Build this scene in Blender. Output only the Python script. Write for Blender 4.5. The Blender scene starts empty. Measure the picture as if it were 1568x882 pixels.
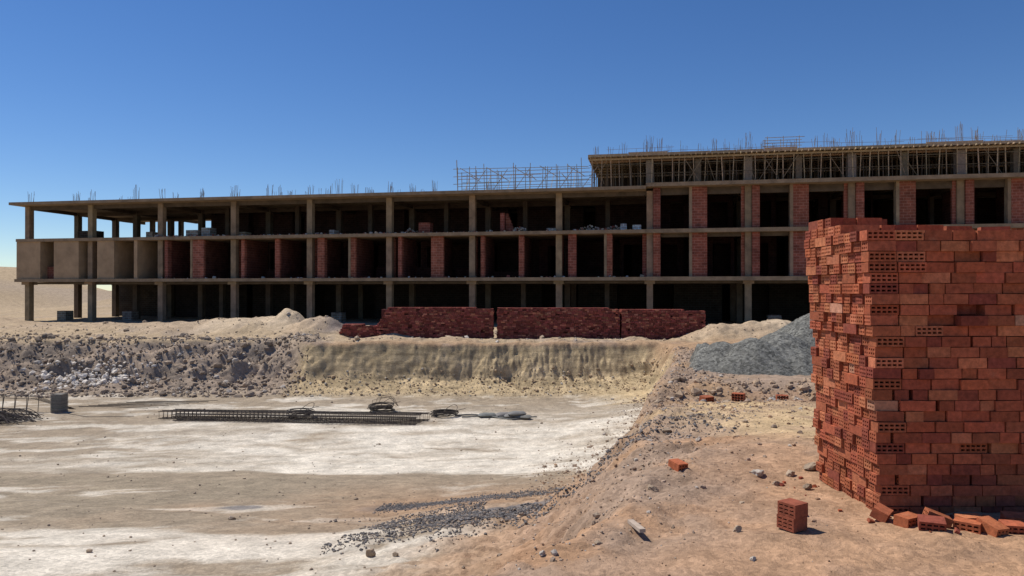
import bpy, math, random
import numpy as np
from mathutils import Vector, Matrix
random.seed(7); rng=np.random.default_rng(7)
scene=bpy.context.scene
R=math.radians
# ------------------------------------------------------------ noise
def _hash(ix,iy,seed):
    n=(ix.astype(np.int64)*374761393+iy.astype(np.int64)*668265263+seed*1274126177)&0xffffffff
    n=((n^(n>>13))*1274126177)&0xffffffff
    n=(n^(n>>16))&0xffffffff
    return n/4294967295.0
def vnoise(x,y,seed=0):
    x=np.asarray(x,float);y=np.asarray(y,float)
    ix=np.floor(x);iy=np.floor(y);fx=x-ix;fy=y-iy
    fx=fx*fx*fx*(fx*(fx*6-15)+10);fy=fy*fy*fy*(fy*(fy*6-15)+10)
    a=_hash(ix,iy,seed);b=_hash(ix+1,iy,seed);c=_hash(ix,iy+1,seed);d=_hash(ix+1,iy+1,seed)
    return (a+(b-a)*fx)*(1-fy)+(c+(d-c)*fx)*fy
def fbm(x,y,o=4,seed=0,g=0.5):
    s=0;a=1;t=0
    c,sn=math.cos(.6),math.sin(.6)
    for i in range(o):
        s=s+a*(vnoise(x,y,seed+i*17)*2-1);t+=a;a*=g
        x,y=(x*c-y*sn)*2.03+5.1,(x*sn+y*c)*2.03+1.7
    return s/t
def sst(a,b,x):
    t=np.clip((x-a)/(b-a),0,1);return t*t*(3-2*t)
# ------------------------------------------------------------ terrain
MOUNDS=[(-14.0,46.5,2.6,1.3),(-17.6,47.5,3.2,.95),(-21.5,48,3.0,.65),(-10.9,44,2.0,.9),(-28,51,3.2,.7),(-33,52,3,.5),(-24.5,50,2.5,.6),
        (-39,55,5,.8),(-46,56,6,1.0),(13.3,40.5,2.6,.7),(15.5,42,3,.6),(10.9,40.5,1.7,.55),(19,41,4,.6),(-12.2,43.2,1.6,.65),(-6.8,42.3,1.2,.35),
        (3.3,8.4,1.3,.06),(4.6,11.5,2.6,.15),(5.8,15.5,2.6,.2),(-84,120,28,5.2),(-112,112,32,4.8)]
XC_Y=[-20,3,4.3,5.0,5.6,8,10.5,12.5,15,17,21.8,26,30,37,60]
XC_X=[-1.6,-1.6,-.5,.20,.55,1.15,1.85,2.4,2.95,3.4,4.6,5.8,6.8,7.6,7.6]
def crest(x,y):
    return np.interp(y,XC_Y,XC_X)+fbm(x*.0+3,y*.7,3,5)*.5*np.clip(y/10,.3,1)+fbm(x*1.5,y*1.5,3,9)*.22
def yback(x):
    return 37.7+2.6*sst(-10.2,-12.5,x)+fbm(x*.25,x*0,3,21)*.35+fbm(x*1.3,x*0+7,3,22)*.10
def parts(x,y):
    x=np.asarray(x,float);y=np.asarray(y,float)
    P=np.interp(y,[-50,5,8,12,16,19.4,20.3,26,40,55,2000],[0,0,-.1,-.45,-.9,-1.2,-.82,-.85,-1.0,-1.2,-1.2])
    d=x-crest(x,y)
    w=1.15+fbm(y*.4,x*.1,2,33)*.4
    tr=sst(-.25,1,(-d)/w)
    apr=.12+.16*sst(15,9,y)
    apron=np.clip((-d-w*.8)/3.2,0,1)
    tr=tr*(1-apr)+apr*apron
    tf=sst(3.0,5.2,y+fbm(x*.6,y*.6,2,3)*.3)
    db=yback(x)+fbm(x*.9,y*.9,4,41,.6)*.22-y
    cut=np.interp(db,[-.12,.02,.14,.80,.95,1.4,1.9,2.7,3.6],[0,.04,.16,.66,.73,.80,.87,.96,1.0])
    rub=np.interp(db+fbm(x*.8,y*.8,4,51,.6)*.7,[0,.5,1.4,2.6,3.8,5.4],[0,.18,.46,.78,.94,1.0])
    mL=sst(-10.4,-11.8,x)
    tb=cut*(1-mL)+rub*mL
    tl=sst(-48,-44,x)
    fl=np.interp(y,[3,5,9,12,15,20,24,37,60],[-.8,-1.05,-1.5,-1.98,-2.5,-3.1,-3.4,-3.4,-3.4])
    t=tr*tf*tb*tl
    return P,fl,t,d,db,mL
def H(x,y):
    x=np.asarray(x,float);y=np.asarray(y,float)
    P,fl,t,d,db,mL=parts(x,y)
    z=P+(fl-P)*t
    for mx,my,r,h in MOUNDS:
        q=np.sqrt((x-mx)**2+(y-my)**2)/r+fbm(x*.8/max(1,r*.3),y*.8/max(1,r*.3),3,61)*.22
        z=z+h*np.clip(1-q*.72,0,1)**1.25*(1.15)
    pl=(1-t)
    z=z+fbm(x*.35,y*.35,4,71)*(.10*pl+.04*t)*np.clip(np.hypot(x,y)/8,.25,1)
    z=z+fbm(x*2.3,y*2.3,4,81)*(.026*pl+.010)*(.6+.8*vnoise(x*.3,y*.3,4))
    z=z+fbm(x*8.5,y*8.5,3,83,.65)*.014*(.3+.7*pl)
    slope=np.clip(4*t*(1-t),0,1)
    z=z+fbm(x*1.4,y*1.4,5,91,.6)*slope*(.08+.05*(y<33)+.52*mL*(y>30))
    z=z+np.abs(fbm(x*3.5,y*3.5,3,95))*slope*.14
    z=z+fbm(x*2.6+y*.8,y*1.2,3,97,.6)*slope*.16*(y>33)*(1-mL)
    tr=np.sin((y*1.0+x*.42+fbm(x*.08,y*.08,2,7)*9)*3.1)
    z=z+tr*.016*t*sst(.0,.4,fbm(x*.12,y*.12,2,15))
    bm=np.exp(-((d-.1)/1.2)**2)*(y<34)*(y>4)
    z=z+bm*(fbm(x*1.9,y*1.9,5,111,.68)*.16*np.clip(y/9,.35,1.3)-.03)
    lip=np.exp(-((db+1.6)/1.3)**2)
    z=z+lip*(.08+fbm(x*.9,y*.9,4,121,.6)*.28)
    return z
def arr(segs):
    o=[]
    for a,b,s in segs: o.append(np.arange(a,b,s))
    return np.concatenate(o)
gx=np.concatenate([-np.geomspace(1500,62,26)[:-1],arr([(-62,-16,.22),(-16,-5,.11),(-5,-1.5,.06),(-1.5,5,.035),(5,9,.07),(9,16,.12),(16,62,.3)]),np.geomspace(62,1500,26)])
gy=np.concatenate([[-300,-120,-60,-30,-15,-8,-4],arr([(-2,3.4,.3),(3.4,9,.04),(9,16,.075),(16,30,.12),(30,36.2,.085),(36.2,38.6,.04),(38.6,42.5,.085),(42.5,58,.2),(58,80,.6)]),np.geomspace(80,2500,44)])
X,Y=np.meshgrid(gx,gy)
Z=H(X,Y)
nx,ny=len(gx),len(gy)
def C(*v): return np.array(v)
def ground_color(x,y,zz):
    P,fl,t,d,db,mL=parts(x,y)
    def mixc(a,b,f): f=np.clip(f,0,1)[...,None]; return a*(1-f)+b*f
    n1=fbm(x*.25,y*.25,4,201);n2=fbm(x*1.2,y*1.2,4,202);n3=fbm(x*6,y*6,3,203);n4=fbm(x*.1,y*.16,3,204)
    tan=C(.38,.25,.15);red=C(.41,.25,.148);pale=C(.54,.39,.22);grey=C(.28,.225,.18);white=C(.66,.60,.50);floorc=C(.31,.25,.18);rust=C(.34,.22,.135);dark=C(.10,.095,.095)
    c=mixc(np.broadcast_to(tan,x.shape+(3,)),red,sst(14,7,y+n1*3))
    pm=np.exp(-(((x-4.6)/2.6)**2+((y-12.6)/4.3)**2))
    c=mixc(c,pale,sst(.25,.6,pm+n2*.15))
    c=mixc(c,C(.27,.18,.125),sst(-.05,.40,n2+n1*.6)*.6*(y>4))
    c=mixc(c,C(.42,.33,.215),sst(37,40,y)*.8)
    c=mixc(c,grey*1.1,sst(.05,.35,n1+n2*.4)*.5*(y>20))
    bm=np.exp(-((d-.2)/1.2)**2)*(y<33)
    c=mixc(c,C(.29,.215,.16),bm*.8*sst(-.5,.1,n2))
    f=np.broadcast_to(floorc,x.shape+(3,))
    warp=y+n1*2.2+x*.08+n2*.4
    streak=fbm((x+y*.35)*.45+n2*.35,(y-x*.12)*1.15+n2*.35,5,210,.6)
    w1=sst(18.4,19.4,warp)*sst(34,27,warp)*sst(-16,-5,x+n1*5)
    f=mixc(f,white,w1*np.clip(.72+streak*1.1,0,1))
    f=mixc(f,white*.93,sst(.02,.34,streak+n4*.5)*.7*sst(4,9,y))
    w2=sst(11.1,10.1,y+n2*.8+x*.06)*sst(-.9,-2.2,x+n1+n2)
    f=mixc(f,white*.97,w2*sst(-.4,.2,streak+n2*.4)*.92)
    mid=np.exp(-((y-13.6+(x+3)*.10)/2.7)**2)*sst(-7,-2.5,x+n1*3+n2)
    f=mixc(f,rust,mid*.97)
    fade=np.exp(-((y-16)/4.0)**2)*sst(-1,-7,x)
    f=mixc(f,C(.25,.21,.15),fade*.6*sst(.3,-.25,streak))
    f=mixc(f,C(.37,.255,.165),sst(-2.6,-1.0,d+n2)*(y<17))
    f=mixc(f,C(.42,.33,.23),sst(-1.6,-1.0,d+n2*.6)*(y>=17)*(y<34))
    gs=np.exp(-(((y-14.3-(x-.2)*.42)/.45)**2))*sst(-3.0,-1.3,x+n2)*sst(2.8,1.8,x)
    f=mixc(f,dark*1.6,gs*sst(-.3,.2,n2+n3*.3)*.88)
    gs2=np.exp(-((x-.25)/1.6)**2-((y-10.9-(x*.3))/1.1)**2)
    f=mixc(f,dark*1.5,sst(.30,.55,gs2+n2*.25+n3*.12)*.85)
    gs3=np.exp(-((x+4.9)/.45)**2-((y-13.4)/.3)**2)
    f=mixc(f,dark*1.5,sst(.3,.7,gs3+n3*.35)*.8)
    c=mixc(c,f,sst(.66,.86,t))
    face=sst(.02,.12,t)*sst(1.0,.90,t)*(y>32)
    fm=face*(1-mL)*sst(7.6,6.6,x)
    c=mixc(c,C(.45,.345,.205),fm)
    c=mixc(c,C(.32,.25,.19),face*mL)
    ch=sst(.0,.4,fbm(x*.5,y*.5,4,231))
    c=mixc(c,C(.19,.155,.125),ch*face*mL*.75)
    for mx,my,r,h in MOUNDS[:15]:
        q=np.sqrt((x-mx)**2+(y-my)**2)/r+n2*.3
        colr=C(.52,.41,.285) if mx in(-14.0,-17.6,15.5) else C(.41,.31,.21)
        if mx==-10.9: colr=C(.25,.21,.19)
        c=mixc(c,colr,sst(1.1,.6,q)*.8)
    c=c*(1+.16*n3[...,None]+.16*n2[...,None])
    return np.clip(c,.02,.8),fm*sst(1.0,.80,t)
COL,FM=ground_color(X,Y,Z)
me=bpy.data.meshes.new("ground")
V=np.stack([X,Y,Z],-1).reshape(-1,3)
i=np.arange((ny-1)*(nx-1));r_=i//(nx-1);c_=i%(nx-1);a=r_*nx+c_
F=np.stack([a,a+1,a+nx+1,a+nx],-1)
def fastmesh(me,V,F,k,col=None,smooth=True,alpha=None):
    me.vertices.add(len(V));me.vertices.foreach_set("co",V.astype(np.float32).ravel())
    me.loops.add(F.size);me.loops.foreach_set("vertex_index",F.astype(np.int32).ravel())
    me.polygons.add(len(F));me.polygons.foreach_set("loop_start",(np.arange(len(F))*k).astype(np.int32))
    me.polygons.foreach_set("use_smooth",np.full(len(F),smooth))
    me.update(calc_edges=True);me.validate()
    if col is not None:
        at=me.color_attributes.new("Col",'FLOAT_COLOR','POINT')
        cc=np.ones((len(V),4),np.float32);cc[:,:3]=col
        at.data.foreach_set("color",cc.ravel())
    if alpha is not None:
        at=me.attributes.new("face_mask",'FLOAT','POINT');at.data.foreach_set("value",alpha.astype(np.float32).ravel())
fastmesh(me,V,F,4,COL.reshape(-1,3),alpha=FM)
ground=bpy.data.objects.new("ground",me);scene.collection.objects.link(ground)
# ------------------------------------------------------------ materials
def mat(name,scale=8,var=.25,rough=.9,bump=.3,bdist=.01,bscale=None,base=None,extra=None,spec=.2):
    m=bpy.data.materials.new(name);m.use_nodes=True
    nt=m.node_tree;n=nt.nodes;l=nt.links
    b=n["Principled BSDF"];b.inputs["Roughness"].default_value=rough
    b.inputs["Specular IOR Level"].default_value=spec
    tc=n.new("ShaderNodeTexCoord")
    if base is None:
        at=n.new("ShaderNodeAttribute");at.attribute_name="Col";src=at.outputs["Color"]
    else:
        rg=n.new("ShaderNodeRGB");rg.outputs[0].default_value=(*base,1);src=rg.outputs[0]
    nz=n.new("ShaderNodeTexNoise");nz.inputs["Scale"].default_value=scale;nz.inputs["Detail"].default_value=5;nz.inputs["Roughness"].default_value=.68
    l.new(tc.outputs["Object"],nz.inputs["Vector"])
    mr=n.new("ShaderNodeMapRange");mr.inputs[1].default_value=.3;mr.inputs[2].default_value=.7;mr.inputs[3].default_value=1-var;mr.inputs[4].default_value=1+var
    l.new(nz.outputs["Fac"],mr.inputs[0])
    mx=n.new("ShaderNodeVectorMath");mx.operation='SCALE'
    l.new(src,mx.inputs[0]);l.new(mr.outputs[0],mx.inputs["Scale"])
    out=mx.outputs[0]
    if extra: out=extra(n,l,tc,out)
    l.new(out,b.inputs["Base Color"])
    n2=n.new("ShaderNodeTexNoise");n2.inputs["Scale"].default_value=bscale or scale*4;n2.inputs["Detail"].default_value=4;n2.inputs["Roughness"].default_value=.7
    l.new(tc.outputs["Object"],n2.inputs["Vector"])
    bp=n.new("ShaderNodeBump");bp.inputs["Strength"].default_value=bump;bp.inputs["Distance"].default_value=bdist
    l.new(n2.outputs["Fac"],bp.inputs["Height"]);l.new(bp.outputs[0],b.inputs["Normal"])
    return m
def g_extra(n,l,tc,out):
    vo=n.new("ShaderNodeTexVoronoi");vo.inputs["Scale"].default_value=26
    l.new(tc.outputs["Object"],vo.inputs["Vector"])
    sp=n.new("ShaderNodeSeparateColor");l.new(vo.outputs["Color"],sp.inputs[0])
    m2=n.new("ShaderNodeMapRange");m2.inputs[1].default_value=0;m2.inputs[2].default_value=1;m2.inputs[3].default_value=.80;m2.inputs[4].default_value=1.18
    l.new(sp.outputs[0],m2.inputs[0])
    s=n.new("ShaderNodeVectorMath");s.operation='SCALE';l.new(out,s.inputs[0]);l.new(m2.outputs[0],s.inputs["Scale"])
    mp=n.new("ShaderNodeMapping");mp.inputs["Scale"].default_value=(.5,.5,4)
    l.new(tc.outputs["Object"],mp.inputs[0])
    nz=n.new("ShaderNodeTexNoise");nz.inputs["Scale"].default_value=1.0;nz.inputs["Detail"].default_value=6;nz.inputs["Roughness"].default_value=.65;l.new(mp.outputs[0],nz.inputs["Vector"])
    m3=n.new("ShaderNodeMapRange");m3.inputs[1].default_value=.35;m3.inputs[2].default_value=.65;m3.inputs[3].default_value=-.36;m3.inputs[4].default_value=.22;l.new(nz.outputs["Fac"],m3.inputs[0])
    fa=n.new("ShaderNodeAttribute");fa.attribute_name="face_mask"
    mu=n.new("ShaderNodeMath");mu.operation='MULTIPLY_ADD';l.new(m3.outputs[0],mu.inputs[0]);l.new(fa.outputs["Fac"],mu.inputs[1]);mu.inputs[2].default_value=1
    s2=n.new("ShaderNodeVectorMath");s2.operation='SCALE';l.new(s.outputs[0],s2.inputs[0]);l.new(mu.outputs[0],s2.inputs["Scale"])
    return s2.outputs[0]
M_ground=mat("soil",2.2,.22,.95,.9,.022,24,extra=g_extra,spec=.1)
ground.data.materials.append(M_ground)
M_rock=mat("rock",14,.25,.9,.6,.01,60)
M_conc=mat("raw_concrete",1.3,.32,.9,.4,.02,12)
M_steel=mat("rusty_rebar",20,.3,.7,.2,.003,90)
M_wood=mat("weathered_timber",6,.3,.85,.3,.004,60)
def dust(n,l,tc,out):
    nz=n.new("ShaderNodeTexNoise");nz.inputs["Scale"].default_value=7;nz.inputs["Detail"].default_value=8;nz.inputs["Roughness"].default_value=.8
    l.new(tc.outputs["Object"],nz.inputs["Vector"])
    mr=n.new("ShaderNodeMapRange");mr.inputs[1].default_value=.58;mr.inputs[2].default_value=.80;mr.inputs[3].default_value=0;mr.inputs[4].default_value=.6
    l.new(nz.outputs["Fac"],mr.inputs[0])
    mx=n.new("ShaderNodeMix");mx.data_type='RGBA'
    l.new(mr.outputs[0],mx.inputs["Factor"]);l.new(out,mx.inputs["A"]);mx.inputs["B"].default_value=(.50,.26,.16,1)
    return mx.outputs["Result"]
M_brick=mat("fired_clay_brick",24,.34,.85,.7,.006,120,extra=dust)
def masonry(n,l,tc,out):
    sx=n.new("ShaderNodeSeparateXYZ");l.new(tc.outputs["Object"],sx.inputs[0])
    ad=n.new("ShaderNodeMath");ad.operation='ADD';l.new(sx.outputs[0],ad.inputs[0]);l.new(sx.outputs[1],ad.inputs[1])
    cb=n.new("ShaderNodeCombineXYZ");l.new(ad.outputs[0],cb.inputs[0]);l.new(sx.outputs[2],cb.inputs[1])
    bt=n.new("ShaderNodeTexBrick");bt.inputs["Scale"].default_value=1;bt.inputs["Brick Width"].default_value=.5;bt.inputs["Row Height"].default_value=.22
    bt.inputs["Mortar Size"].default_value=.022;bt.inputs["Mortar Smooth"].default_value=.3
    bt.inputs["Color1"].default_value=(1.1,1.08,1.05,1);bt.inputs["Color2"].default_value=(.72,.7,.7,1);bt.inputs["Mortar"].default_value=(1.25,1.8,2.0,1)
    l.new(cb.outputs[0],bt.inputs["Vector"])
    m=n.new("ShaderNodeVectorMath");m.operation='MULTIPLY';l.new(out,m.inputs[0]);l.new(bt.outputs["Color"],m.inputs[1])
    return m.outputs[0]
M_mason=mat("brick_masonry",1.5,.35,.9,.3,.01,20,extra=masonry)
M_plaster=mat("cement_render",1.0,.2,.92,.4,.02,10)
# ------------------------------------------------------------ mesh builder
class MB:
    def __init__(s): s.v=[];s.f=[];s.c=[]
    def add(s,vs,fs,col):
        o=len(s.v);s.v.extend(vs);s.f.extend([tuple(i+o for i in f) for f in fs]);s.c.extend([col]*len(vs))
    def box(s,x0,x1,y0,y1,z0,z1,col):
        s.add([(x0,y0,z0),(x1,y0,z0),(x1,y1,z0),(x0,y1,z0),(x0,y0,z1),(x1,y0,z1),(x1,y1,z1),(x0,y1,z1)],
          [(0,3,2,1),(4,5,6,7),(0,1,5,4),(1,2,6,5),(2,3,7,6),(3,0,4,7)],col)
    def obox(s,M,sx,sy,sz,col):
        vs=[tuple(M@Vector((a*sx/2,b*sy/2,c*sz/2))) for c in(-1,1) for a,b in((-1,-1),(1,-1),(1,1),(-1,1))]
        s.add(vs,[(0,3,2,1),(4,5,6,7),(0,1,5,4),(1,2,6,5),(2,3,7,6),(3,0,4,7)],col)
    def bar(s,p,q,r,col,n=4):
        p=Vector(p);q=Vector(q);d=(q-p)
        if d.length<1e-5:return
        d.normalize();u=d.orthogonal().normalized();w=d.cross(u)
        vs=[]
        for e in(p,q):
            for k in range(n):
                a=2*math.pi*k/n;vs.append(tuple(e+u*math.cos(a)*r+w*math.sin(a)*r))
        fs=[(k,(k+1)%n,n+(k+1)%n,n+k) for k in range(n)]+[tuple(range(n))[::-1],tuple(range(n,2*n))]
        s.add(vs,fs,col)
    def poly(s,pts,r,col,n=4):
        for a,b in zip(pts[:-1],pts[1:]): s.bar(a,b,r,col,n)
    def obj(s,name,m,parent=None,smooth=False):
        me=bpy.data.meshes.new(name);me.from_pydata(s.v,[],s.f);me.update()
        at=me.color_attributes.new("Col",'FLOAT_COLOR','POINT')
        cc=np.ones((len(s.v),4),np.float32);cc[:,:3]=np.array(s.c);at.data.foreach_set("color",cc.ravel())
        if smooth: me.polygons.foreach_set("use_smooth",np.ones(len(me.polygons),bool))
        me.materials.append(m);o=bpy.data.objects.new(name,me);scene.collection.objects.link(o)
        if parent:o.parent=parent
        return o
def jc(c,a=.12,hue=.04):
    k=1+random.uniform(-a,a);return tuple(max(.005,v*k*(1+random.uniform(-hue,hue))) for v in c)
# ------------------------------------------------------------ building
bld=bpy.data.objects.new("concrete_frame_building",None);scene.collection.objects.link(bld)
bld.location=(11.2,60.0,0);bld.rotation_euler=(0,0,-math.atan2(11.5,59.8))
CC=(.265,.198,.13);CC_SHADE=(.10,.078,.057);BR=(.245,.085,.058);PL=(.37,.265,.165);BR_SHADE=(.06,.026,.021);FIN_SHADE=(.12,.045,.034)  # dark concrete, inner brick and fin tones have interior shade painted in
cn=MB();br=MB();pl=MB()
L=-59.9;RT=46
Z0,Z1,Z2,Z3=-1.3,2.8,6.65,10.1;Z3R=10.35
D=17
cn.box(L,-.3,-.55,D,Z1-.28,Z1,CC);cn.box(-.3,RT,-.6,D+.02,Z1-.30,Z1+.02,CC)
cn.box(L+.1,-.3,-.5,D,Z2-.28,Z2,CC);cn.box(-.3,RT,-.55,D+.02,Z2-.30,Z2+.01,CC)
cn.box(L-.1,-.3,-1.1,D,Z3-.26,Z3,CC);cn.box(-.3,RT,-.9,D+.02,Z3R-.3,Z3R,CC)
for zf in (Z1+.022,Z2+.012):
    cn.box(L+.4,RT-.1,1.2,D-.1,zf,zf+.006,(.11,.085,.065))  # thin dark sheet over the floor, room shade put into its colour
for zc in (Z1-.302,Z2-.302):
    cn.box(L+.4,RT-.1,1.2,D-.1,zc-.012,zc-.004,(.11,.085,.065))  # same dark sheet under the ceiling, standing in for shade
cn.box(L,RT,8,D+.5,Z0-.3,Z0-.05,CC_SHADE)
cols=[-7.45*k for k in range(9)];cols[-1]=-59.1
colsR=[7.7*k for k in range(1,6)]
allc=sorted(cols+colsR)
for s in allc:
    for v,w in((.35,.5),(6.5,.5),(12,.5)):
        zt=(Z3R if s>1 else Z3)
        cb_=CC if v<1 else (.12,.095,.07)  # inner column rows coloured darker to imitate interior shade
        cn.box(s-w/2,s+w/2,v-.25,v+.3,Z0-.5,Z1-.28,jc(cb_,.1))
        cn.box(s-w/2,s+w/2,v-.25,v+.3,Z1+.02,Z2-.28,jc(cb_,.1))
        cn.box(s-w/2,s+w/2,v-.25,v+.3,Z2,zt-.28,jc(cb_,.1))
    cn.box(s-.42,s+.42,-.12,.9,Z1-.55,Z1-.283,jc(CC,.05))
for v in(.45,6.5,12):
    cn.box(L+.4,RT,v-.14,v+.14,Z3-.62,Z3-.262,CC_SHADE);cn.box(L+.4,RT,v-.14,v+.14,Z1-.5,Z1-.318,CC_SHADE)
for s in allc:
    cn.box(s-.13,s+.13,.75,D-.2,Z3-.58,Z3-.264,CC_SHADE)
for s in [-7.45*k-3.7 for k in range(0,8)]:
    if random.random()<.7: cn.box(s-.2,s+.2,5.0,5.45,Z2,Z3-.27,CC_SHADE)
    if random.random()<.8: cn.box(s-.2,s+.2,4.0,4.45,Z0-.3,Z1-.33,CC_SHADE)
x=L
while x<RT:
    w=random.uniform(3,9)
    br.box(x,x+w,9+random.uniform(0,5),15.2,Z0-.4,Z1-.33,jc((.035,.025,.02),.2));x+=w+random.choice([0,0,.0,1.0])  # near-black brick: ground floor shade painted into the rear walls
cn.box(L,RT,D-.4,D-.1,Z0-.4,Z1-.33,(.04,.03,.025))  # closing wall coloured as deep shade
for s in(-57.5,-50.2,-28.6,-3,9.5):
    br.box(s,s+1.0,2.0,3.0,Z0-.1,Z0+1.0,jc((.24,.19,.15),.1))
pl.box(L+.05,-57.2,-.35,-.1,Z1-.25,Z2-.284,PL)
pl.box(-55.7,-53.0,-.35,-.1,Z1-.06,Z2-.284,PL)
pl.box(-51.0,-49.2,-.35,3.2,Z1+.004,Z2-.284,PL)
pl.box(-47.1,-46.75,-.35,3.2,Z1+.004,Z2-.284,PL)
pl.box(L+.05,L+.3,-.1,6,Z1+.004,Z2-.284,PL)
pl.box(-57.45,-57.2,-.097,3.2,Z1+.004,Z2-.284,PL)
pl.box(-53.25,-53.0,-.097,3.2,Z1+.004,Z2-.284,PL)
br.box(-57.19,-55.71,.5,.7,Z1+.01,Z1+1.2,jc(BR))
def backwall(s0,s1,v,z0,z1,door):
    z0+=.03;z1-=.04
    if s1-s0<1.4: br.box(s0,s1,v,v+.2,z0,z1,jc(BR_SHADE,.15));return
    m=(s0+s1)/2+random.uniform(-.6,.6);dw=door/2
    br.box(s0,m-dw,v,v+.2,z0,z1,jc(BR_SHADE,.2));br.box(m+dw,s1,v,v+.2,z0,z1,jc(BR_SHADE,.2))
    br.box(m-dw,m+dw,v,v+.2,z1-.55,z1,jc(BR_SHADE,.2))
prev=-46.7
fins=[]
s=-44.4
while s<-1:
    fins.append(s);s+=3.72+random.uniform(-.15,.15)
fins.append(0)
for i_,s in enumerate(fins):
    near=min(abs(s-c) for c in allc)
    wide=1.1 if i_%3==1 else (.55 if near<1 else .45)
    z1=Z2-.284
    v0=random.uniform(-.2,.15)
    c=jc(BR,.12)
    if near<.7:
        br.box(s+.27,s+.27+wide*.6,v0+.1,.5,Z1+.03,z1,c)
        br.box(s+.27,s+.5,.502,4.5,Z1+.03,z1,jc(FIN_SHADE,.1))
        br.box(s-.6,s-.27,.9,1.4,Z1+.03,z1,jc(BR))
    else:
        br.box(s-wide/2,s+wide/2,v0,v0+.3,Z1+.03,z1,c)
        br.box(s-.12,s+.12,v0+.302,4.5,Z1+.03,z1,jc(FIN_SHADE,.1))
        if random.random()<.6: cn.box(s-wide/2-.22,s-wide/2-.004,v0-.03,v0+.4,Z1+.03,z1,jc(CC))
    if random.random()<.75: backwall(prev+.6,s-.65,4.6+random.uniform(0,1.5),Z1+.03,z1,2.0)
    if random.random()<.5: br.box(prev+.5,s-.5,4.2,4.4,Z1+.03,Z1+random.uniform(.5,1.2),jc(BR_SHADE))
    prev=s
for (z0,z1) in((Z1+.03,Z2-.303),(Z2+.02,Z3R-.303)):
    for k in range(0,6):
        s=7.7*k
        br.box(s+.28,s+.85,-.1,.3,z0,z1,jc(BR,.12))
        br.box(s+.28,s+.5,.302,4.6,z0,z1,jc(FIN_SHADE,.1))
        if k: br.box(s-.52,s-.26,.3,.6,z0,z1,jc(BR,.12))
        m=s+3.9
        br.box(m-.55,m+.62,-.05,.25,z0,z1,jc(BR,.12))
        cn.box(m-.78,m-.552,-.1,.5,z0,z1,jc(CC))
        br.box(m+.35,m+.6,.252,4.6,z0,z1,jc(FIN_SHADE,.1))
        cn.box(s+.9,s+7.4,.34,.6,z1-.30,z1-.004,CC_SHADE)
        for (a,b) in((s+.96,m-1.0),(m+.76,s+7.1)):
            backwall(a,b,4.7+random.uniform(0,1),z0,z1,1.5)
for (z0,z1) in((Z1+.05,Z2-.33),(Z2+.03,Z3-.27)):
    x=-45.0
    while x<RT-6:
        w=random.uniform(3.5,7)
        br.box(x,x+w,8.5+random.uniform(0,2),9.2+2,z0,z1,jc((.05,.026,.022),.25))  # inner walls darkened in colour so the openings read as unlit
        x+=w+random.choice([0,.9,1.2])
x=-46.0
while x<RT:
    w=random.uniform(5,8);br.box(x,min(x+w,RT),15.4,15.7,Z2+.03,Z3-.27,jc((.07,.035,.028)))  # rear wall albedo lowered to stand for interior shade
    if random.random()<.35: br.box(x+w,x+w+1.0,15.4,15.7,Z2+.03,Z2+1.1,jc((.1,.05,.04)));
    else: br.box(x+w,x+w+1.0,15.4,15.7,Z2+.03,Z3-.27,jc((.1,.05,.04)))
    x+=w+1.0
br.box(L,RT,15.72,16.2,Z1+.05,Z2-.33,(.05,.03,.025))  # middle floor rear wall, shade painted into the brick colour
br.box(L+.3,-46,15.4,15.65,Z2+.03,Z2+1.15,(.10,.075,.055))
br.box(-57.8,-55.9,5.2,6.4,Z2+.03,Z2+1.2,(.07,.05,.04))
cn.box(-53.5,-53.1,15.2,15.7,Z2,Z3-.27,CC_SHADE);cn.box(-49.3,-48.6,15.2,15.7,Z2,Z3-.27,CC_SHADE);cn.box(-57.2,-56.8,15.2,15.7,Z2,Z3-.27,CC_SHADE)
for s,w,h,c in((-19.9,1.0,1.0,BR),(-12.6,.35,1.7,BR),(-8.6,.8,.35,(.3,.27,.23)),(-42.6,1.2,.7,(.32,.27,.22)),(-41,.9,.9,(.3,.28,.25)),(-28.3,.5,.5,(.35,.3,.25)),(-2.4,.5,.6,(.4,.4,.38)),(-1.4,.7,.5,(.45,.43,.4)),(-46.8,.7,.6,CC),(-37.3,.8,.45,CC)):
    br.box(s,s+w,.9,1.9,Z2+.02,Z2+h,jc(c,.1))
for q in range(6): br.box(-12.2,-12.2+.75-.11*q,1.4,1.7,Z2+.02+.28*q,Z2+.02+.28*(q+1)-.004,jc(BR))
cn.obj("frame",M_conc,bld);br.obj("brick_infill",M_mason,bld);pl.obj("rendered_panels",M_plaster,bld)
deb=MB()
def rmat(): return Matrix.Rotation(random.uniform(0,3),4,Vector((random.random()+.01,random.random(),random.random())).normalized())
for q in range(420):
    s=random.uniform(-45,-.5);zz=random.choice([Z2,Z2,Z1,Z2]);sz=random.uniform(.04,.16)*(1.8 if random.random()<.1 else 1)
    deb.obox(Matrix.Translation((s,random.uniform(-.4,.6),zz+sz*.3))@rmat(),sz,sz*.8,sz*.7,jc(random.choice([(.4,.34,.26),(.3,.1,.07),(.45,.42,.38)]),.2))
for (s,w_,v) in((-5,1.6,1.5),(-3,1.2,1.8),(-21,1.5,2),(-11,1,1.2)):
    for q in range(90):
        ss=random.gauss(s,w_*.5);sz=random.uniform(.06,.2);hz=.5*max(0,1-abs(ss-s)/w_)*random.random()
        deb.obox(Matrix.Translation((ss,v+random.uniform(-.4,.4),Z2+sz*.3+hz))@rmat(),sz,sz*.8,sz*.7,jc(random.choice([(.4,.34,.26),(.3,.1,.07),(.45,.42,.38)]),.2))
deb.obj("debris",M_rock,bld)
rb=MB();RC=(.26,.21,.165)
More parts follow.
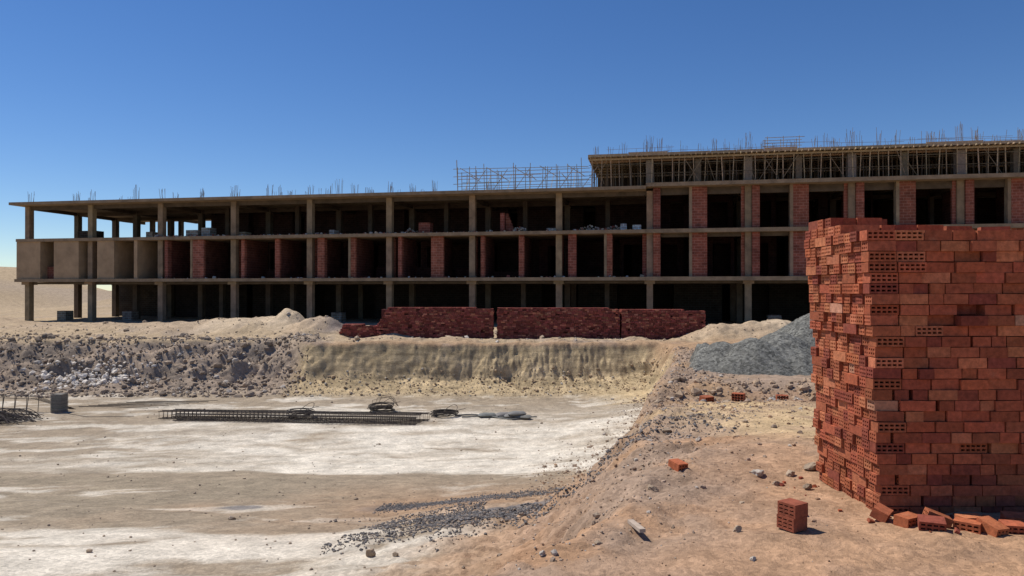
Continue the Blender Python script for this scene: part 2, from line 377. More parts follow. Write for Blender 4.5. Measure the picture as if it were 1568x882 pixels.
def cluster(s,v,z,h,n=8,w=.22,col=RC):
    for q in range(n):
        a=2*math.pi*q/n
        p=(s+math.cos(a)*w,v+math.sin(a)*w,z);hh=h*random.uniform(.8,1.1)
        rb.bar(p,(p[0]+random.uniform(-.1,.1)*hh,p[1]+random.uniform(-.1,.1)*hh,z+hh),.014,jc(col,.2))
for s in cols:
    if s<-17 or s>-1: cluster(s+random.uniform(-.2,.2),.4,Z3,random.uniform(.9,1.3),6)
    cluster(s,6.5,Z3,random.uniform(1.6,2.4),8)
    cluster(s+random.uniform(-1,1)+(1.2 if s<-58 else 0),12,Z3,random.uniform(2,3),8)
for q in range(26):
    cluster(random.uniform(-58,-18) if q<8 else random.uniform(-36,-18),random.uniform(2,8),Z3,random.uniform(.8,1.6),4,.12)
ZD=12.7
for q in range(40):
    s=-4.2+q*1.2+random.uniform(-.3,.3);v=random.choice([.1,.3,.5,1.5,4,7])
    cluster(s,v,ZD,random.uniform(.7,1.5)+v*.08,random.choice([3,5,8]),.16)
for s in colsR+[0]:
    cluster(s,.3,ZD,1.6,8,.24);cluster(s,6.5,ZD,2.2,8,.24)
for q in range(180):
    s=random.uniform(-3,44);v=random.uniform(.0,3);rb.bar((s,v,ZD),(s+random.uniform(-.2,.2),v,ZD+random.uniform(.3,1.2)),.015,jc(RC,.2))
s=-3.5
while s<RT-2:
    zq=ZD+random.uniform(.25,.7);rb.bar((s,.2,zq),(s+random.uniform(3,7),.2,zq+random.uniform(-.1,.1)),.014,jc(RC,.2));s+=random.uniform(1.5,5)
rb.obj("starter_bars",M_steel,bld)
fw=MB();WD=(.38,.29,.185);WD_SHADE=(.05,.04,.032)  # last tone: timber with under-deck shade painted in
A=-4.9
fw.box(A,RT,-.7,14,ZD-.09,ZD-.03,WD)
s=A
while s<RT:
    w=random.uniform(2,4);o_=random.uniform(-.03,.03)
    fw.box(s,min(s+w-.02,RT),-.73+o_,-.69+o_,ZD-.15+o_,ZD+.07+o_+random.choice([0,0,.08]),jc(WD,.2));s+=w
fw.box(A-.05,A,-.72,14,ZD-.25,ZD+.08,jc(WD,.1))
for q in range(int((RT-A)/.42)):
    s=A+.1+q*.42+random.uniform(-.05,.05)
    fw.box(s,s+.08,-1.0+random.uniform(-.2,.15),13.8,ZD-.21,ZD-.10,jc(WD,.3))
for v in(-.45,.8,2.2,3.6,5,6.4,8):
    fw.box(A,RT,v,v+.1,ZD-.36,ZD-.215,jc(WD,.15) if v<1 else (.10,.08,.055))  # bearers further back get a darker timber colour as painted shade
for v in(-.4,.85,2.25,3.65,5.05,6.45,8.05):
    s=A+.2
    while s<RT:
        lean=random.uniform(-.1,.1)
        fw.bar((s,v+.04,Z3R if s>-.3 else Z3),(s+lean,v+.04,ZD-.36),.045,jc(WD if v<0 else (.15,.115,.08),.35))  # props behind the front row coloured darker to imitate under-deck shade
        s+=random.uniform(.45,.9)
    for zz in(11.2,12.0):
        if v<2: fw.bar((A,v,zz+random.uniform(-.05,.05)),(RT,v,zz+random.uniform(-.05,.05)),.025,jc((.16,.13,.09),.2))
for q in range(14):
    s=random.uniform(A,RT-2);fw.bar((s,-.48,Z3R+.05),(s+random.choice([-1.2,1.2,-.6]),-.48,ZD-.4),.028,jc((.22,.17,.11),.2))  # brace colour lowered to suit the painted shade below the deck
for s in[0]+colsR:
    fw.box(s-.3,s+.3,.0,.7,Z3R,ZD-.37,jc((.25,.21,.16),.1))
    fw.box(s+3.6,s+4.05,.1,.7,Z3R,ZD-.37,jc((.18,.145,.1),.1))
fw.box(A,RT,9,9.2,Z3R,ZD-.37,WD_SHADE)  # dark sheet behind the props, its colour stands in for shade
fw.obj("formwork",M_wood,bld)
sc=bpy.data.objects.new("roof_scaffolding",None);scene.collection.objects.link(sc)
sc.location=bld.location;sc.rotation_euler=bld.rotation_euler
sm=MB();SCc=(.42,.37,.29)
for v in(.3,1.7,3.4):
    s=-16.2
    while s<-5:
        sm.bar((s,v,Z3),(s+random.uniform(-.1,.1),v,Z3+random.uniform(1.8,2.7)),.033,jc(SCc,.15));s+=random.uniform(.9,1.5)
    for zz in(.75,1.35,1.95):
        sm.bar((-16.6,v,Z3+zz+random.uniform(-.1,.1)),(-5.0,v,Z3+zz+random.uniform(-.15,.15)),.03,jc(SCc,.15))
for q in range(12):
    s=-16+q*.95;sm.bar((s,.35,Z3+.1),(s+1.3,.35,Z3+1.9),.028,jc(SCc,.15)) if q%2 else sm.bar((s,1.7,Z3+.1),(s+.1,3.4,Z3+1.9),.028,SCc)
for q in range(5): s=-16+q*2.3;sm.bar((s,.3,Z3+2.1),(s+1.4,1.7,Z3+1.3),.028,jc(SCc,.15))
for s in(-15,-12.4,-9.9,-7.2): sm.bar((s,.2,Z3+1.35),(s,3.6,Z3+1.4),.03,SCc)
for z in(Z3+1.42,): sm.box(-12,-9,.4,.62,z,z+.04,SCc)
sm.bar((-16.2,.3,Z3),(-16.3,.3,Z3+2.8),.04,SCc)
o=sm.obj("tubes",M_wood,sc)
sm2=MB()
for v in(.4,1.6):
    for s in(9.2,10.4,11.6): sm2.bar((s,v,ZD),(s,v,ZD+1.25),.03,SCc)
    for zz in(.7,1.15): sm2.bar((9,v,ZD+zz),(12,v,ZD+zz),.028,SCc)
sm2.obj("guard_rail",M_wood,bld)
# ------------------------------------------------------------ long low brick stacks
def brick_wall_stack(name,x0,x1,y,h,steps=0,depth=1.0):
    m=MB();z0=float(np.min(H(np.linspace(x0,x1,8),np.full(8,y))))-.15
    rows=int((h-z0)/.085)
    m.box(x0+.25,x1-.25,y+.14,y+depth-.14,z0,z0+rows*.085-.12,(.10,.03,.025))
    for r in range(rows):
        zz=z0+r*.085
        st=x0+ (steps*max(0,(r-rows*.45))*.085 if steps else 0)+random.uniform(-.03,.03)
        en=x1+random.uniform(-.03,.03)
        if r==rows-1: en-=random.uniform(0,1.5)
        for yy,fc in((y,1),(y+depth-.12,0)):
            xx=st
            while xx<en-.05:
                w=.235 if random.random()<.6 else .12
                w=min(w,en-xx)
                if not(r==rows-1 and random.random()<.22) and not(r==rows-2 and random.random()<.05) and not random.random()<.02:
                    j=random.uniform(-.03,.03)+ .05*math.sin(xx*1.7+r*.1)
                    m.box(xx+.007,xx+w-.007,yy+j,yy+j+.12,zz,zz+.076,jc((.215,.060,.047) if random.random()<.85 else (.36,.14,.09),.45,.1))
                xx+=w
        yy=y+.12
        while yy<y+depth-.14:
            m.box(st,st+.12,yy,yy+.11,zz,zz+.08,jc((.27,.07,.05),.25));m.box(en-.12,en,yy,yy+.11,zz,zz+.08,jc((.27,.07,.05),.25));yy+=.118
        if r==rows-1:
            xx=st+.12
            while xx<en-.24:
                for yy in np.arange(y+.13,y+depth-.24,.12):
                    if random.random()<.8:m.box(xx,xx+.225,yy,yy+.11,zz,zz+.08,jc((.27,.07,.05),.25))
                xx+=.235
    return m.obj(name,M_brick)
brick_wall_stack("brick_stack_row",-7.7,-1.05,42.0,.82,.62)
brick_wall_stack("brick_stack_row",-.85,6.1,41.8,.76)
brick_wall_stack("brick_stack_row",6.2,10.95,41.7,.66)
brick_wall_stack("brick_stack_row",-9.9,-7.75,42.2,-.2,.5)
# ------------------------------------------------------------ hollow brick
def hollow(m,M,sx,sy,sz,nh,nv,col):
    wx=.012 if nh>3 else .014
    def cuts(S,n,w):
        h=(S-w*(n+1))/n;o=[0]
        for k in range(n): o+= [w*(k+1)+h*k, w*(k+1)+h*(k+1)]
        o.append(S);return [q-S/2 for q in o]
    cx=cuts(sx,nh,wx);cz=cuts(sz,nv,.016)
    nxx,nzz=len(cx),len(cz)
    vs=[];
    for yy in(-sy/2,sy/2):
        for zc in cz:
            for xc in cx: vs.append(M@Vector((xc,yy,zc)))
    vs=[tuple(v) for v in vs];N=nxx*nzz
    idx=lambda s,i,j:s*N+j*nxx+i
    fs=[];
    for i in range(nxx-1):
        for j in range(nzz-1):
            hole=(i%2==1)and(j%2==1)
            a=[idx(0,i,j),idx(0,i+1,j),idx(0,i+1,j+1),idx(0,i,j+1)];b=[idx(1,i,j),idx(1,i+1,j),idx(1,i+1,j+1),idx(1,i,j+1)]
            if not hole: fs.append(tuple(a));fs.append(tuple(b[::-1]))
            else:
                for p in range(4):
                    q=(p+1)%4;fs.append((a[p],a[q],b[q],b[p]))
    x1,z1=nxx-1,nzz-1
    for i in range(x1):
        fs.append((idx(0,i,0),idx(1,i,0),idx(1,i+1,0),idx(0,i+1,0)));fs.append((idx(0,i,z1),idx(0,i+1,z1),idx(1,i+1,z1),idx(1,i,z1)))
    for j in range(z1):
        fs.append((idx(0,0,j),idx(0,0,j+1),idx(1,0,j+1),idx(1,0,j)));fs.append((idx(0,x1,j),idx(1,x1,j),idx(1,x1,j+1),idx(0,x1,j+1)))
    m.add(vs,fs,col)
BK=(.355,.103,.05)
def bcol():
    r=random.random()
    if r<.16: return jc((.46,.165,.08),.15)
    if r<.32: return jc((.25,.066,.04),.18)
    if r<.33: return jc((.46,.24,.145),.1)
    return jc(BK,.22,.07)
st=MB()
X0,Y0=2.88,5.80;NC=8;BH=.0835;BW=.115
zb=float(H(X0+.4,Y0+.3))-.02
rows=27
def rotz(a):return Matrix.Rotation(a,4,'Z')
def wob(z,y): return -.10*(z/2.26)**1.3+.012*math.sin(z*5+1)+.01*math.sin(z*11)
depth_n=10
for r in range(rows+2):
    z=r*BH+BH/2
    dx=wob(z,0)+random.uniform(-.008,.008)
    dy=.012*math.sin(z*4+2)-.02*(z/2.2)+random.uniform(-.006,.006)
    back_only=r>=rows
    hole_corner=(r%2==0) if r<18 else True
    if random.random()<.2: hole_corner=not hole_corner
    for j in range(depth_n):
        y=Y0+BW/2+.118*j
        if back_only and j<4: continue
        if back_only and r==rows+1 and j<6: continue
        x=X0
        if hole_corner and not back_only and j<1:
            wcorner=2 if r>=23 else 1
            for q in range(wcorner):
                Mx=Matrix.Translation((x+dx+.113,y+dy+random.uniform(-.015,.006),zb+z))@rotz(random.uniform(-.04,.04))
                hollow(st,Mx,.222,.115,.079,5,2,bcol());x+=.232
        elif j>0 and (r*7+j//2)%5==0 and j%2==0 and j<depth_n-1:
            Mx=Matrix.Translation((x+dx+.057+random.uniform(-.02,.01),y+dy+.059,zb+z))@rotz(random.uniform(-.04,.04))
            hollow(st,Mx,.112,.228,.079,3,2,bcol());x+=.116
        elif j>0 and j%2==1 and (r*7+(j-1)//2)%5==0 and (j-1)>0 and (j-1)%2==0:
            x+=.116
        if back_only: lim=X0+random.uniform(.3,.6) if r==rows+1 else X0+.7
        else: lim=X0+NC*.236
        while x<lim-.02:
            u_=random.random()
            wL=.222 if u_<.50 else (.116 if u_<.72 else random.uniform(.14,.2))
            if j not in(0,depth_n-1) and x>X0+.5 and r<rows-2 and x<lim-.3:
                x+=.236;continue
            if r==rows-1 and x>X0+.35 and random.random()<.10:
                x+=wL;continue
            out=random.uniform(-.011,.011)
            ox=random.uniform(-.022,.012) if x<X0+.15 else 0
            if j==0 and random.random()<.09: out-=random.uniform(.01,.035)
            if j==0 and random.random()<.04 and x>X0+.3: out+=random.uniform(.04,.09)
            Mx=Matrix.Translation((x+dx+wL/2+ox,y+dy+out,zb+z+random.uniform(-.002,.002)))@rotz(random.gauss(0,.028))@Matrix.Rotation(random.gauss(0,.010),4,'Y')
            M2=Mx@rotz(math.pi/2)
            if x<X0+.3: hollow(st,M2,.113,wL-.004,.079,3,2,bcol())
            elif j==0 and random.random()<.03 and wL>.2: hollow(st,Mx,.218,.112,.079,5,2,bcol())
            else: st.obox(Mx,wL-.005,.112,.0795+random.uniform(-.002,.002),bcol())
            x+=wL+(random.uniform(.000,.007) if random.random()<.93 else random.uniform(.01,.03))
for q in range(5):
    x=X0+.9+q*.25+random.uniform(-.1,.1)
    if q in(1,3):continue
    st.obox(Matrix.Translation((x,Y0+.45+random.uniform(0,.3),zb+(rows+.5)*BH))@rotz(random.uniform(-.4,.4)),.222,.112,.079,bcol())
st.box(X0+.35,X0+NC*.236-.3,Y0+.16,Y0+1.0,zb,zb+(rows-2)*BH,(.16,.05,.035))
st.obj("hollow_brick_stack",M_brick)
def loose(x,y,sx,sy,sz,rot,tilt,nh,nv,col=None,zo=0,name="loose_brick"):
    m=MB();hh=float(H(x,y))+zo
    Mx=Matrix.Translation((x,y,hh+sz/2-.004))@rotz(rot)@Matrix.Rotation(tilt,4,'X')
    hollow(m,Mx,sx,sy,sz,nh,nv,col or bcol());return m.obj(name,M_brick)
for (x,y,rot,tilt,dim,zo) in[
 (2.92,5.45,.5,.05,0,0),(3.01,5.30,-.4,.2,0,.0),(2.80,5.60,.9,.4,0,.02),
 (3.30,5.35,-.7,.0,0,0),(3.43,5.28,.3,.25,1,0),(3.62,5.32,-.2,.1,0,0),(3.86,5.35,.15,-.1,1,0),(4.05,5.4,1.2,.3,0,0),(3.12,5.42,1.3,.35,1,.03),
 (3.40,5.48,.1,0,0,.0),(3.95,5.56,.6,0,0,0),(3.75,5.5,-.3,.15,0,.0),(1.63,7.25,.4,.1,1,0),(4.4,16.7,.5,.1,2,0),(5.0,16.3,-.5,0,2,0),(6.4,17.5,-.2,0,2,0),(4.3,5.5,.3,.1,0,0)]:
    if dim==1: loose(x,y,.112,.17,.075,rot,tilt,3,2,zo=zo)
    elif dim==2: loose(x,y,.26,.2,.18,rot,tilt,4,3,zo=zo)
    else: loose(x,y,.17,.113,.075,rot,tilt,4,2,zo=zo)
bb=MB()
for q in range(80):
    x=random.uniform(2.5,4.4);y=random.uniform(5.2,5.75) if x>2.8 else random.uniform(5.5,7.2)
    sz=random.uniform(.008,.035)
    bb.obox(Matrix.Translation((x,y,float(H(x,y))+sz*.4))@rmat(),sz*1.5,sz,sz*.8,bcol())
bb.obj("brick_fragments",M_brick)
bp=MB();hx,hy=2.0,5.28;hz=float(H(hx,hy))
for q in range(2):
    hollow(bp,Matrix.Translation((hx+.006*q,hy,hz+.05+.096*q))@rotz(.5+.05*q)@rotz(math.pi/2),.15,.14,.094,3,3,(.27,.08,.045))
bp.obj("small_brick_pile",M_brick)
wd=MB();zz=float(H(.9,5.4))
wd.obox(Matrix.Translation((.90,5.35,zz+.02))@rotz(1.75)@Matrix.Rotation(.04,4,'Y'),.26,.045,.025,(.42,.34,.27));wd.obj("timber_offcut",M_wood)
# ------------------------------------------------------------ rocks
import bmesh
def icos(sub):
    bm=bmesh.new();bmesh.ops.create_icosphere(bm,subdivisions=sub,radius=1)
    v=np.array([t.co[:] for t in bm.verts]);f=np.array([[q.index for q in t.verts] for t in bm.faces]);bm.free();return v,f
def variants(sub,n):
    v,f=icos(sub);o=[]
    for k in range(n):
        w=v.copy()
        for _ in range(7):
            d=rng.normal(size=3);d/=np.linalg.norm(d);c=rng.uniform(.45,.8)
            p=w@d;w=w-np.outer(np.clip(p-c,0,None),d)
        w=w*(1+rng.uniform(-.1,.1,(len(w),1)))*rng.uniform(.65,1.15,3);w[:,2]*=.8
        o.append(w)
    return o,f
VA=variants(1,10);VC=variants(3,8)
def scatter(name,pts,sizes,cols,var=VA,sink=.25,material=None):
    vs,f=var;n=len(pts)
    zz=H(pts[:,0],pts[:,1])
    allv=[];allf=[];allc=[];o=0
    for k in range(n):
        w=vs[k%len(vs)]
        a=rng.uniform(0,6.28);c,s=math.cos(a),math.sin(a)
        b=rng.uniform(-.5,.5);cb,sb=math.cos(b),math.sin(b)
        Rm=np.array([[c,-s,0],[s,c,0],[0,0,1]])@np.array([[1,0,0],[0,cb,-sb],[0,sb,cb]])
        q=(w@Rm.T)*sizes[k]+np.array([pts[k,0],pts[k,1],zz[k]+sizes[k]*(.55-sink)])
        allv.append(q);allf.append(f+o);o+=len(w);allc.append(np.broadcast_to(cols[k],(len(w),3)))
    me=bpy.data.meshes.new(name);fastmesh(me,np.concatenate(allv),np.concatenate(allf),3,np.concatenate(allc),smooth=False)
    me.materials.append(material or M_rock);ob=bpy.data.objects.new(name,me);scene.collection.objects.link(ob);return ob
def psize(n,a,b,p=2.2): 
    u=rng.random(n);return a*(1-u*(1-(a/b)**p))**(-1/p)
def rcols(n,base,a=.22,alt=None,pa=.0):
    c=np.array(base)[None]*(1+rng.uniform(-a,a,(n,1)))
    if alt is not None:
        m=rng.random(n)<pa;c[m]=np.array(alt)*(1+rng.uniform(-.15,.15,(m.sum(),1)))
    return c
def U(n,x0,x1,y0,y1): return np.stack([rng.uniform(x0,x1,n),rng.uniform(y0,y1,n)],-1)
P_=U(7000,-46,-10.3,35.2,41.5);scatter("rubble_slope",P_,psize(7000,.05,.30,2.3),rcols(7000,(.30,.235,.175),.28,(.45,.40,.34),.12),sink=.42)
P_=np.stack([rng.normal(-21.6,1.3,340),rng.normal(37.8,.5,340)],-1);scatter("broken_concrete",P_,psize(340,.07,.30,1.8),rcols(340,(.66,.60,.52),.12),sink=.3)
P_=U(1900,-11,7.5,34.9,37.0);scatter("rubble_talus",P_,psize(1900,.025,.15),rcols(1900,(.34,.25,.16),.2,(.4,.36,.3),.2),sink=.4)
yy=rng.uniform(4.6,34,6500);xx=np.interp(yy,XC_Y,XC_X)+rng.normal(.0,.85,6500)*np.clip(yy/10,.5,1.4)
P_=np.stack([xx,yy],-1);sz=psize(6500,.009,.055)*np.clip(yy/9,.7,2.2);scatter("berm_stones",P_,sz,rcols(6500,(.31,.23,.17),.28,(.41,.36,.31),.2),sink=.4)
P_=U(6000,.5,9,4.3,20);P_=P_[(P_[:,0]<2.7)|(P_[:,1]>7.1)|(P_[:,1]<5.6)];n=len(P_)
scatter("ground_pebbles",P_,psize(n,.005,.05,2.3)*np.clip(P_[:,1]/8,.8,2),rcols(n,(.32,.205,.13),.28,(.42,.37,.31),.15),sink=.35)
P_=U(1600,-26,2,6,34);scatter("pit_floor_stones",P_,psize(1600,.014,.09,2.6),rcols(1600,(.34,.27,.20),.25),sink=.35)
P_=U(2600,-45,24,38.5,52);scatter("yard_stones",P_,psize(2600,.04,.24,2.4),rcols(2600,(.39,.30,.21),.22,(.46,.41,.36),.12),sink=.4)
P_=U(420,3.9,13,19.3,20.9);scatter("ledge_rocks",P_,psize(420,.04,.22,1.7),rcols(420,(.36,.26,.175),.2),sink=.4)
n=16000
P_=np.stack([rng.normal(.25,1.35,n),rng.normal(10.9,1.0,n)],-1);P_[:,1]+=P_[:,0]*.3
k_=fbm(P_[:,0]*1.1,P_[:,1]*1.1,3,301)+.42-.35*np.hypot((P_[:,0]-.25)/1.8,(P_[:,1]-10.9-P_[:,0]*.3)/1.2);P_=P_[k_>0];n=len(P_)
scatter("spilled_gravel",P_,psize(n,.012,.036),rcols(n,(.165,.155,.15),.35,(.30,.24,.19),.22))
n=4200;xx=rng.uniform(-2.4,2.2,n);P_=np.stack([xx,14.3+(xx-.2)*.42+rng.normal(0,.34,n)],-1)
scatter("spilled_gravel",P_,psize(n,.010,.028),rcols(n,(.165,.155,.15),.3))
HR=[(2.37,7.1,.085),(2.45,6.85,.05),(1.25,6.6,.065),(1.6,5.25,.04),(-1.6,8.3,.10),(-1.3,8.25,.05),(2.62,6.55,.06),(2.25,5.75,.055),(2.95,7.3,.09),(1.55,4.75,.03),
    (1.9,6.1,.03),(1.2,5.5,.025),(3.9,19.0,.2),(7.2,18.6,.28),(6.7,19,.2),(5.0,18.8,.24),(5.6,19.2,.16),(3.4,17,.16),(.6,5.1,.035),(.2,4.9,.03),(2.7,7.15,.07),(3.35,10.6,.07),(2.3,9.1,.06),(2.2,10.5,.09),(2.9,12,.11),(1.5,8.0,.05)]
hp=np.array([(a,b) for a,b,c in HR]);hs=np.array([c for a,b,c in HR])
scatter("large_rocks",hp,hs*.9,rcols(len(HR),(.34,.26,.185),.2,(.44,.39,.33),.2),VC,.3)
# ------------------------------------------------------------ gravel piles
def heap(name,cx,cy,peaks,rad,colr,n=170):
    g=np.linspace(-rad,rad,n);XX,YY=np.meshgrid(cx+g,cy+g)
    hh=H(XX,YY);z=np.full_like(XX,-9.)
    for px,py,ph in peaks:
        q=np.hypot(XX-px,YY-py)*(1+.10*fbm(XX*.6,YY*.6,3,401))
        z=np.maximum(z,ph-.60*np.sqrt(q*q+.12))
    z=z+fbm(XX*1.1,YY*1.1,4,402)*.12+fbm(XX*7,YY*7,2,403)*.035
    dd=XX-crest(XX,YY)
    z=z-3.0*sst(1.0,-.2,dd)
    z=np.maximum(z,hh-.25)
    z=np.where(dd<.2,hh-.3,z)
    Vv=np.stack([XX,YY,z],-1).reshape(-1,3)
    ii=np.arange((n-1)**2);rr=ii//(n-1);cc=ii%(n-1);aa=rr*n+cc
    nn=1+.18*fbm(XX*9,YY*9,2,5)+.25*fbm(XX*.8,YY*.8,2,6)
    cl=(np.array(colr)[None,None]*nn[...,None]).reshape(-1,3)
    me=bpy.data.meshes.new(name);fastmesh(me,Vv,np.stack([aa,aa+1,aa+n+1,aa+n],-1),4,cl)
    me.materials.append(M_grav);ob=bpy.data.objects.new(name,me);scene.collection.objects.link(ob)
def gex(n,l,tc,out):
    vo=n.new("ShaderNodeTexVoronoi");vo.inputs["Scale"].default_value=14;l.new(tc.outputs["Object"],vo.inputs["Vector"])
    sp=n.new("ShaderNodeSeparateColor");l.new(vo.outputs["Color"],sp.inputs[0])
    m2=n.new("ShaderNodeMapRange");m2.inputs[3].default_value=.5;m2.inputs[4].default_value=1.5;l.new(sp.outputs[0],m2.inputs[0])
    s=n.new("ShaderNodeVectorMath");s.operation='SCALE';l.new(out,s.inputs[0]);l.new(m2.outputs[0],s.inputs["Scale"]);return s.outputs[0]
M_grav=mat("crushed_gravel",3,.2,.95,1.0,.06,16,extra=gex)
heap("gravel_pile",10.5,25.5,[(11.4,26.0,1.40),(10.2,25.4,.80),(8.9,24.4,.46),(7.8,24.0,.32),(6.9,24.4,.20),(6.4,25.4,.12),(13.8,26.5,1.0)],7.0,(.155,.152,.135),240)
# ------------------------------------------------------------ rebar things in the pit
fz=lambda x,y:float(H(x,y))
RB=(.065,.052,.043)
cg=MB()
def cage(x0,y0,x1,y1,w,h,z,off):
    p=Vector((x0,y0,0));q=Vector((x1,y1,0));d=(q-p);Ln=d.length;d.normalize();nrm=Vector((-d.y,d.x,0))
    def P(t,a,b): 
        w_=p+d*t+nrm*(a*w+off);return (w_.x,w_.y,z+b*h+.01*math.sin(t*1.3+off*5))
    for a,b in((0,0),(.5,0),(1,0),(0,1),(.5,1),(1,1)):
        cg.poly([P(t,a,b) for t in np.linspace(0,Ln,9)],.014,jc(RB,.2))
    t=.05
    while t<Ln:
        pts=[P(t,0,0),P(t,1,0),P(t+.02,1,1),P(t,0,1),P(t,0,0)];cg.poly(pts,.008,jc(RB,.2));t+=.17
zz=fz(-9,28.6)+.03
cage(-14.0,29.2,-3.5,28.3,.32,.28,zz,0);cage(-13.7,29.2,-3.3,28.3,.30,.26,zz,.42);cage(-13.2,29.2,-3.6,28.3,.28,.24,zz,-.4)
cg.obj("rebar_cage_bundle",M_steel)
def coil(name,x,y,r,turns,h):
    m=MB();z=fz(x,y)+.03
    for k in range(turns):
        rr=r*random.uniform(.8,1.08);ox,oy=random.uniform(-.08,.08),random.uniform(-.08,.08);tz=z+h*k/turns;tl=random.uniform(-.05,.05);ph=random.uniform(0,6)
        pts=[(x+ox+rr*math.cos(a),y+oy+rr*.95*math.sin(a),tz+tl*math.cos(a+ph)+.03) for a in np.linspace(0,6.283,22)]
        m.poly(pts,.014,jc((.07,.06,.05),.25))
    pts=[(x+r*1.0*math.cos(a)+.15*a,y+r*math.sin(a),z+h+.05+.15*math.sin(a*1.5)) for a in np.linspace(0,5,16)]
    m.poly(pts,.012,RB)
    return m.obj(name,M_steel)
coil("steel_wire_coil",-5.5,31.0,.5,16,.28);coil("steel_wire_coil",-2.75,30.0,.5,12,.16);coil("steel_wire_coil",-8.5,29.6,.5,9,.3)
m=MB();z=fz(-5.5,31.2)
for k in range(3): m.poly([(-6+k*.1,31.3,z),(-5.9+k*.2,31.3,z+.45+.1*k),(-5.2+k*.1,31.2,z+.6),(-4.8,31.2,z+.2)],.010,(.2,.15,.1))
m.obj("bent_rebar",M_steel)
m=MB();pts=[]
for t in np.linspace(0,1,30): xx=-2.3+3.0*t;y_=29.8+.25*math.sin(t*7);pts.append((xx,y_,fz(xx,y_)+.05))
m.poly(pts,.035,(.12,.12,.11),6);pts=[(a+.3,b-.35+.1*math.sin(a*4),c) for a,b,c in pts];m.poly(pts,.03,(.16,.16,.15),6);m.obj("black_hose",M_steel)
def bag(m,x,y,z,w,d,h,rot,col):
    n=12;vs=[];fs=[]
    for k,sg in((0,1),(1,-1)):
        for i in range(n+1):
            for j in range(n+1):
                u=i/n*2-1;v=j/n*2-1;hh=((1-abs(u)**3)*(1-abs(v)**3))**.5*h/2*(1+.15*math.sin(u*7+v*5))
                px=u*w/2*(1-.08*v*v);py=v*d/2*(1-.1*u*u);c,s_=math.cos(rot),math.sin(rot)
                vs.append((x+px*c-py*s_,y+px*s_+py*c,z+h/2+sg*hh))
    N=(n+1)**2
    for k in(0,1):
        for i in range(n):
            for j in range(n):
                a=k*N+i*(n+1)+j;f=(a,a+n+1,a+n+2,a+1);fs.append(f if k==0 else f[::-1])
    m.add(vs,fs,col)
m=MB();z=fz(0,29.5)
for (x,y,zo,r) in((.05,29.6,0,.1),(.42,29.4,.0,-.4),(-1.0,29.8,0,.2),(-.35,29.9,0,.5),(.2,29.45,.12,.2)): bag(m,x,y,z+zo+.01,.75,.45,.16,r,jc((.19,.19,.18),.15))
m.obj("cement_bags",M_plaster,smooth=True)
m=MB();sx_,sy_=-19.0,31.0;z=fz(sx_,sy_)+.02
for k in range(30):
    zz=z+k*.026;a=random.uniform(-.08,.08);w=.24
    pts=[]
    for q in range(5):
        an=a+math.pi/4+q*math.pi/2;pts.append((sx_+w*1.35*math.cos(an),sy_+w*1.35*math.sin(an),zz+random.uniform(-.005,.005)))
    m.poly(pts,.012,jc((.26,.24,.20),.3))
m.box(sx_-.2,sx_+.2,sy_-.2,sy_+.2,z-.02,z+.74,(.22,.205,.175))
m.obj("stirrup_stack",M_steel)
m=MB()
for q in range(170):
    x=random.uniform(-22.5,-19.3);y=random.uniform(27.8,29.4);z=fz(x,y);a=random.uniform(-.3,.5);Ln=random.uniform(1,3)
    pts=[];b=random.uniform(-.5,.5)
    for t in np.linspace(-.5,.5,7): pts.append((x+math.cos(a+b*t)*Ln*t,y+math.sin(a+b*t)*Ln*t*.6,z+.05+random.uniform(0,.06)+(.35 if q%3==0 else .15)*(1-4*t*t)))
    m.poly(pts,.014,jc((.09,.075,.065),.3))
for q in range(5):
    xx=-22+q*.5;yy=30.4;z=fz(xx,yy)
    m.poly([(xx,yy,z),(xx+.1,yy,z+.75),(xx+.15,yy+.6,z+.75),(xx+.1,yy+.6,z),(xx,yy,z)],.014,jc((.13,.11,.09),.2))
for a,b in((0,.75),(.6,.75),(0,.1),(.6,.1)): m.bar((-22.6,30.4+a,fz(-21,30.4)+b),(-19.6,30.4+a,fz(-21,30.4)+b-.12),.014,(.12,.1,.08))
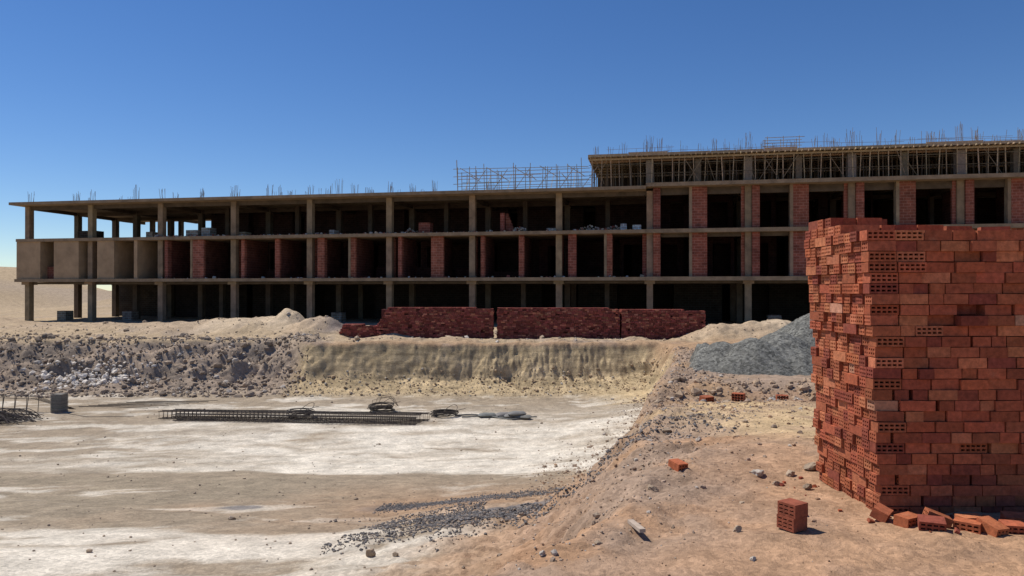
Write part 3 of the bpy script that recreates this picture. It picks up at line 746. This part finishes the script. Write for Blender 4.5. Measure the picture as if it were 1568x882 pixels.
for q in range(6): m.bar((-20.2+q*.1,31,fz(-20,31)+.6),(-18.9+q*.05,31.6,fz(-19,31)+.03),.01,RB)
m.obj("rebar_pile",M_steel)
m=MB()
for q in range(8):
    y=32.0+q*.22;x0=-19.2+q*.3;z=fz(-17,y)+.05;m.poly([(x0,y,z),(x0+1.8,y-.1,z+.03),(x0+3.6,y-.35+.1*q,z)],.014,jc(RB,.2))
m.poly([(-19,30.6,fz(-19,30.6)+.1),(-17,29.6,fz(-17,29.6)+.04),(-15.3,29.9,fz(-15.3,29.9)+.04)],.012,RB)
m.obj("loose_rebar",M_steel)
# ------------------------------------------------------------ light & camera
az=R(-62);el=R(58)
sd=Vector((math.sin(az)*math.cos(el),math.cos(az)*math.cos(el),math.sin(el)))
sun=bpy.data.lights.new("sun","SUN");sun.energy=4.8;sun.angle=R(.53);sun.color=(1,.94,.85)
so=bpy.data.objects.new("sun",sun);scene.collection.objects.link(so);so.rotation_euler=sd.to_track_quat('Z','Y').to_euler()
w=bpy.data.worlds.new("World");scene.world=w;w.use_nodes=True
nt=w.node_tree;bg=nt.nodes["Background"];sk=nt.nodes.new("ShaderNodeTexSky");sk.sky_type='NISHITA';sk.sun_disc=False
sk.sun_elevation=el;sk.sun_rotation=az%(2*math.pi);sk.altitude=1500;sk.air_density=1.0;sk.dust_density=.08;sk.ozone_density=3.5
hs_=nt.nodes.new("ShaderNodeHueSaturation");hs_.inputs["Saturation"].default_value=1.22;hs_.inputs["Hue"].default_value=.508
nt.links.new(sk.outputs[0],hs_.inputs["Color"]);nt.links.new(hs_.outputs[0],bg.inputs[0]);bg.inputs[1].default_value=.103
cam=bpy.data.cameras.new("camera");cam.lens=25.95;cam.sensor_width=36;cam.clip_end=6000;cam.clip_start=.05
co=bpy.data.objects.new("camera",cam);scene.collection.objects.link(co);co.location=(0,0,1.7);co.rotation_euler=(R(90.2),0,0)
scene.camera=co
scene.view_settings.view_transform='Standard';scene.view_settings.look='None';scene.view_settings.exposure=0
